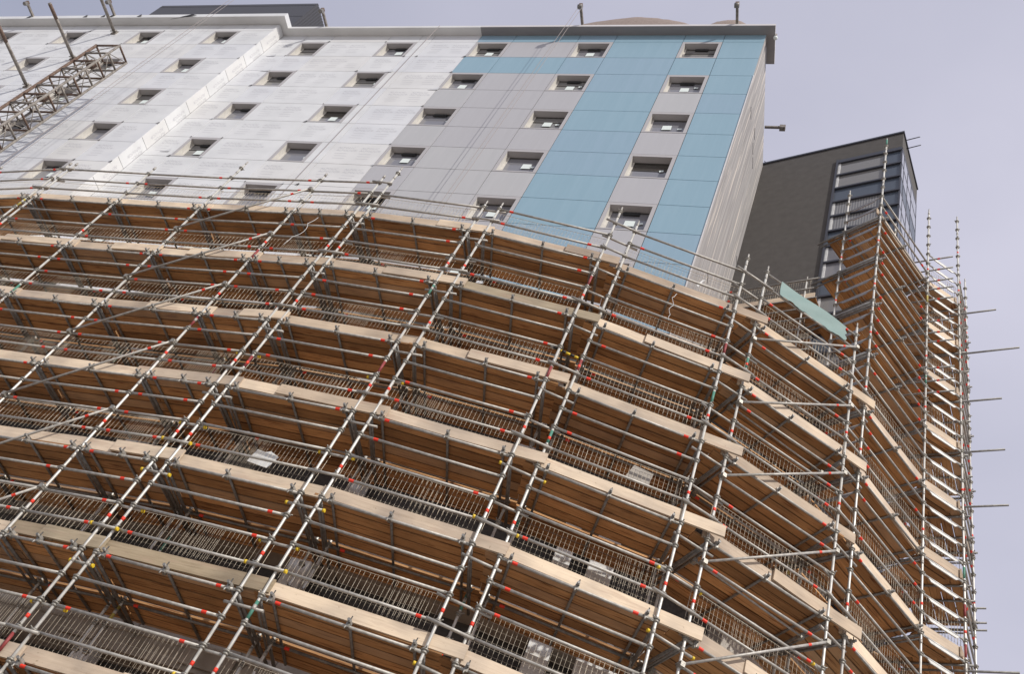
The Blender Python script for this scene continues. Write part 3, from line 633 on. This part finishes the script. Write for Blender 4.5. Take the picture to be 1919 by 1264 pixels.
ob = link('hoist_guard', hg.mesh('hoist_guard'), None, (0, 0, 0)); ob.matrix_world = MX; tag(ob, 'thin tube guard frame with red bands beside the lattice mast', 'guard frame')

# ------------------------------------------------------------------ dark rendered building
dk = link('dark_building', None, None, (DC.x, DC.y, 0), math.atan2(wv.y, wv.x)); tag(dk, 'dark brown rendered building with glazed corner behind the right scaffold', 'building')
ZD = 37.8 + EYE; gx0, gx1 = -2.47, -.02; gz1 = 36.65 + EYE; RL = 2.68; gy1 = 2.6
w = MB(); w.box((-DL, 0, 0), (gx0 - .0, .35, ZD), 'render'); w.box((gx0, 0, gz1), (0, .35, ZD), 'render'); w.box((-.35, .35, gz1), (0, RL, ZD), 'render'); w.box((-.35, gy1, 0), (0, RL, gz1), 'render')
w.box((-DL + .01, .36, 0), (gx0, 5, ZD - .2), 'joint'); w.box((gx0, .36, 0), (-.37, RL - .05, ZD - .2), 'joint'); w.box((-.36, RL, 0), (-.02, RL + .02, ZD - .1), 'render')
link('wall', w.mesh('wall'), dk)
c = MB(); c.box((-DL, -.05, ZD), (.05, .4, ZD + .10), 'dframe'); c.box((-.4, .4, ZD), (.05, RL, ZD + .10), 'dframe'); link('roof_edge', c.mesh('roof_edge'), dk)
g = MB(); g.box((-DL, -.0135, 27.7), (gx0 - .1, -.002, 27.73), 'joint')
for i in range(60): z = rs.uniform(17, 37.5) + EYE; g.box((-DL - .12 - rs.uniform(0, .06), .02, z), (-DL, .2, z + rs.uniform(.2, .7)), rs.choice(['rust', 'joint', 'tarp']))
link('expansion_joint', g.mesh('expansion_joint'), dk)
fr = MB(); fr.box((gx0 - .02, -.07, 15), (gx0 + .06, .2, gz1), 'dframe'); fr.box((gx0 + .061, -.04, gz1 - .14), (gx1, .2, gz1 - .001), 'dframe'); fr.box((-.66, -.03, 15), (-.60, .2, gz1 - .14), 'dframe'); fr.box((-.05, -.02, 15), (.012, .04, gz1 - .14), 'dframe')
for y in (.35, 1.0, 1.65, gy1): fr.box((-.06, y - .025, 15), (.016, y + .025, gz1 - .14), 'dframe')
fr.box((-.06, .045, gz1 - .14), (.01, gy1, gz1), 'dframe')
zb = [36.45 - 1.008 * i for i in range(22)]
kinds = ['glass_left', 'glass_left', 'spandrel', 'glass_blind', 'glass_blind', 'spandrel', 'glass', 'glass', 'spandrel']
for z in zb: fr.box((gx0 + .062, -.055, z + EYE - .045), (-.0, .15, z + EYE + .045), 'dframe'); fr.box((-.1, .046, z + EYE - .043), (.013, gy1 - .031, z + EYE + .043), 'dframe')
link('glazing_frame', fr.mesh('glazing_frame'), dk)
for i in range(21):
    za, zb_ = zb[i + 1] + EYE + .044, zb[i] + EYE - .046; k = kinds[i % 9]
    p = MB(); p.box((gx0 + .062, .03, za), (-.661, .05, zb_), k)
    if k != 'spandrel': p.box((gx0 + .064, .004, za), (gx0 + .15, .029, zb_), 'panelw')
    link('pane', p.mesh('pane'), dk)
    p = MB(); p.box((-.599, .03, za), (-.052, .05, zb_), 'spandrel'); link('spandrel_panel', p.mesh('spandrel_panel'), dk)
    p = MB()
    for a, b_ in ((.05, .32), (.38, .97), (1.03, 1.62), (1.68, 2.10), (2.12, gy1 - .035)): p.box((-.05, a, za), (.006, b_, zb_), 'glass_sky' if k != 'spandrel' else 'spandrel')
    link('pane', p.mesh('pane'), dk)
b = MB()
for a, zz in ((.25, .12), (.45, -.2)): b.tube((.0, .15 + a, ZD + zz), (.55, .15 + a, ZD + zz + .04), .02, 'dframe', 6)
b.tube((-1.4, .2, ZD + .1), (-1.4, .2, ZD + .45), .03, 'dframe', 6); b.box((-1.55, .15, ZD + .1), (-1.25, .3, ZD + .2), 'dframe'); b.tube((-DL + .2, .2, ZD + .1), (-DL - .05, .2, ZD + .7), .02, 'dframe', 6)
link('roof_rods', b.mesh('roof_rods'), dk)

# ------------------------------------------------------------------ curved podium behind the scaffold
pod = link('podium_building', None, None, (0, 0, 0)); tag(pod, 'curved lower building seen in glimpses through the scaffold mesh', 'building')
YP = 2.22; band = MB(); backw = MB(); colm = MB(); lin = MB(); rq = random.Random(21)
FL = [6.9 + 2.62 * i for i in range(-3, 4)]
for bi, (bid, pa, pb, k0, nup, k1, g0, t0, g1, t1, own) in enumerate(BAYS):
    if bid in 'jkl': continue
    root, L, ang = FRAMES[bid]; X = Vector((math.cos(ang), math.sin(ang), 0)); Y = Vector((-math.sin(ang), math.cos(ang), 0)); O = Vector((*P[pa], 0))
    xa, xb = -g0 + t0 * YP, L + g1 - t1 * YP; ax = (X, Y, Vector((0, 0, 1)))
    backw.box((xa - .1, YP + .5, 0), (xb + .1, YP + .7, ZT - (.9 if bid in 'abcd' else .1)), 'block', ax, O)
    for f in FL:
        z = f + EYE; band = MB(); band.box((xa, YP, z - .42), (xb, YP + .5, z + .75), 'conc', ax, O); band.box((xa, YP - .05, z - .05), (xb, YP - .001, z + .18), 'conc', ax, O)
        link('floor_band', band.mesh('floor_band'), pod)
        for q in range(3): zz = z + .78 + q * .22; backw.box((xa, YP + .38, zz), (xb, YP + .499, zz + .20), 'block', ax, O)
        for q in range(1 if rq.random() < .5 else 0): xx = rq.uniform(xa + .2, xb - .4); colm = MB(); colm.box((xx, YP + .02 + .003 * q, z + .751), (xx + rq.uniform(.22, .42), YP + .3 + .003 * q, z + 2.199), 'panelw', ax, O); link('pier', colm.mesh('pier'), pod)
        if bid == 'h' and 9 < f < 10.5: colm = MB(); colm.box((1.52, YP - .02, z + .751), (1.98, YP + .25, z + 2.199), 'panelw', ax, O); link('pier', colm.mesh('pier'), pod)
        # ragged lining sheets
        xx = rq.uniform(xa, xb - 1.2); wd = rq.uniform(.5, 1.1); n = 7; zt_ = z + rq.uniform(.5, .9); zb0 = z - .35
        ring = [(xx, zb0), (xx + wd, zb0)] + [(xx + wd * (1 - i / n), zt_ + rq.uniform(-.12, .12)) for i in range(n + 1)]
        if rq.random() < .55: continue
        lin = MB(); lin.prism([tuple(O + X * a + Y * (YP - .09) + Vector((0, 0, c_))) for a, c_ in ring], tuple(Y * .03), rq.choice(['panelw', 'conc', 'panelw'])); link('lining_sheet', lin.mesh('lining_sheet'), pod)
    if bid in 'hi':
        xc = xa if bid == 'i' else xb - .75
        ring = [(xc, 8.4 + EYE), (xb, 8.4 + EYE)] + [(xb + (xc - xb) * i / 16, 9.35 + EYE + rq.uniform(-.13, .13) + (.5 if i in (5, 6) else 0)) for i in range(17)]
        lin = MB(); lin.prism([tuple(O + X * a + Y * (YP - .14) + Vector((0, 0, c_))) for a, c_ in ring], tuple(Y * .04), 'panelw'); link('lining_sheet', lin.mesh('lining_sheet'), pod)
link('wall', backw.mesh('wall'), pod)
# lower wall behind the right end of the scaffold
rw_ = MB(); a = Vector((*P[15], 0)); X = Vector((math.cos(.49), math.sin(.49), 0)); Y = Vector((-X.y, X.x, 0)); rw_.box((-.3, YP + .2, 0), (2.9, YP + .6, 17.0), 'conc', (X, Y, Vector((0, 0, 1))), a)
link('rear_wall', rw_.mesh('rear_wall'), pod)

# ------------------------------------------------------------------ ground
g = MB(); S = 900
g.poly([(-S, -S, 0), (S, -S, 0), (S, S, 0), (-S, S, 0)], 'ground'); tag(link('ground', g.mesh('ground')), None, None, None, 'structure')

# ------------------------------------------------------------------ sky, sun, camera
SUN_AZ, SUN_EL = math.atan2(-.92, .40), R2(37)
wd = bpy.data.worlds.new('World'); SC.world = wd; wd.use_nodes = True; nt = wd.node_tree
bg = nt.nodes['Background']; sky = nt.nodes.new('ShaderNodeTexSky'); sky.sky_type = 'NISHITA'; sky.sun_disc = False; sky.sun_elevation = SUN_EL
sky.sun_rotation = math.pi / 2 - SUN_AZ; sky.air_density = 1.0; sky.dust_density = 3.0; sky.ozone_density = 1.5
tc = nt.nodes.new('ShaderNodeTexCoord'); mp = nt.nodes.new('ShaderNodeMapping'); mp.inputs['Scale'].default_value = (1.2, 1.2, 2.4); nt.links.new(tc.outputs['Generated'], mp.inputs['Vector'])
nz = nt.nodes.new('ShaderNodeTexNoise'); nz.inputs['Scale'].default_value = 1.6; nz.inputs['Detail'].default_value = 5; nz.inputs['Roughness'].default_value = .5; nt.links.new(mp.outputs['Vector'], nz.inputs['Vector'])
rm = nt.nodes.new('ShaderNodeMapRange'); rm.inputs['From Min'].default_value = .3; rm.inputs['From Max'].default_value = .7; rm.inputs['To Min'].default_value = .74; rm.inputs['To Max'].default_value = .98; nt.links.new(nz.outputs['Fac'], rm.inputs['Value'])
sx = nt.nodes.new('ShaderNodeSeparateXYZ'); nt.links.new(tc.outputs['Generated'], sx.inputs[0])
r2 = nt.nodes.new('ShaderNodeMapRange'); r2.inputs['From Min'].default_value = -.55; r2.inputs['From Max'].default_value = .35; r2.inputs['To Min'].default_value = .62; r2.inputs['To Max'].default_value = 1.0; nt.links.new(sx.outputs['X'], r2.inputs['Value'])
ml = nt.nodes.new('ShaderNodeMath'); ml.operation = 'MULTIPLY'; nt.links.new(rm.outputs[0], ml.inputs[0]); nt.links.new(r2.outputs[0], ml.inputs[1])
mx = nt.nodes.new('ShaderNodeMix'); mx.data_type = 'RGBA'; nt.links.new(ml.outputs[0], mx.inputs['Factor']); nt.links.new(sky.outputs[0], mx.inputs[6]); mx.inputs[7].default_value = (5.75, 5.7, 6.8, 1)
nt.links.new(mx.outputs[2], bg.inputs['Color']); bg.inputs['Strength'].default_value = .1
sl = bpy.data.lights.new('sun', 'SUN'); sl.energy = 3.2; sl.angle = R2(.6); sl.color = (1., .96, .895); so = bpy.data.objects.new('sun', sl); C.objects.link(so)
sd = Vector((math.cos(SUN_EL) * math.cos(SUN_AZ), math.cos(SUN_EL) * math.sin(SUN_AZ), math.sin(SUN_EL))); so.rotation_euler = sd.to_track_quat('Z', 'Y').to_euler()
cam = bpy.data.cameras.new('camera'); cam.sensor_width = 36; cam.lens = 36 * 1830.13 / 1919; cam.clip_end = 3000; co = bpy.data.objects.new('camera', cam); C.objects.link(co)
co.matrix_world = Matrix(((.89168, -.45266, -.0, 0), (-.32429, -.63881, -.69768, 0), (.31582, .62211, -.71641, EYE), (0, 0, 0, 1)))
SC.camera = co
SC.view_settings.view_transform = 'Standard'; SC.view_settings.look = 'None'; SC.view_settings.exposure = 0.17; SC.view_settings.gamma = 1
SC.render.engine = 'CYCLES'; SC.cycles.max_bounces = 8; SC.cycles.diffuse_bounces = 4
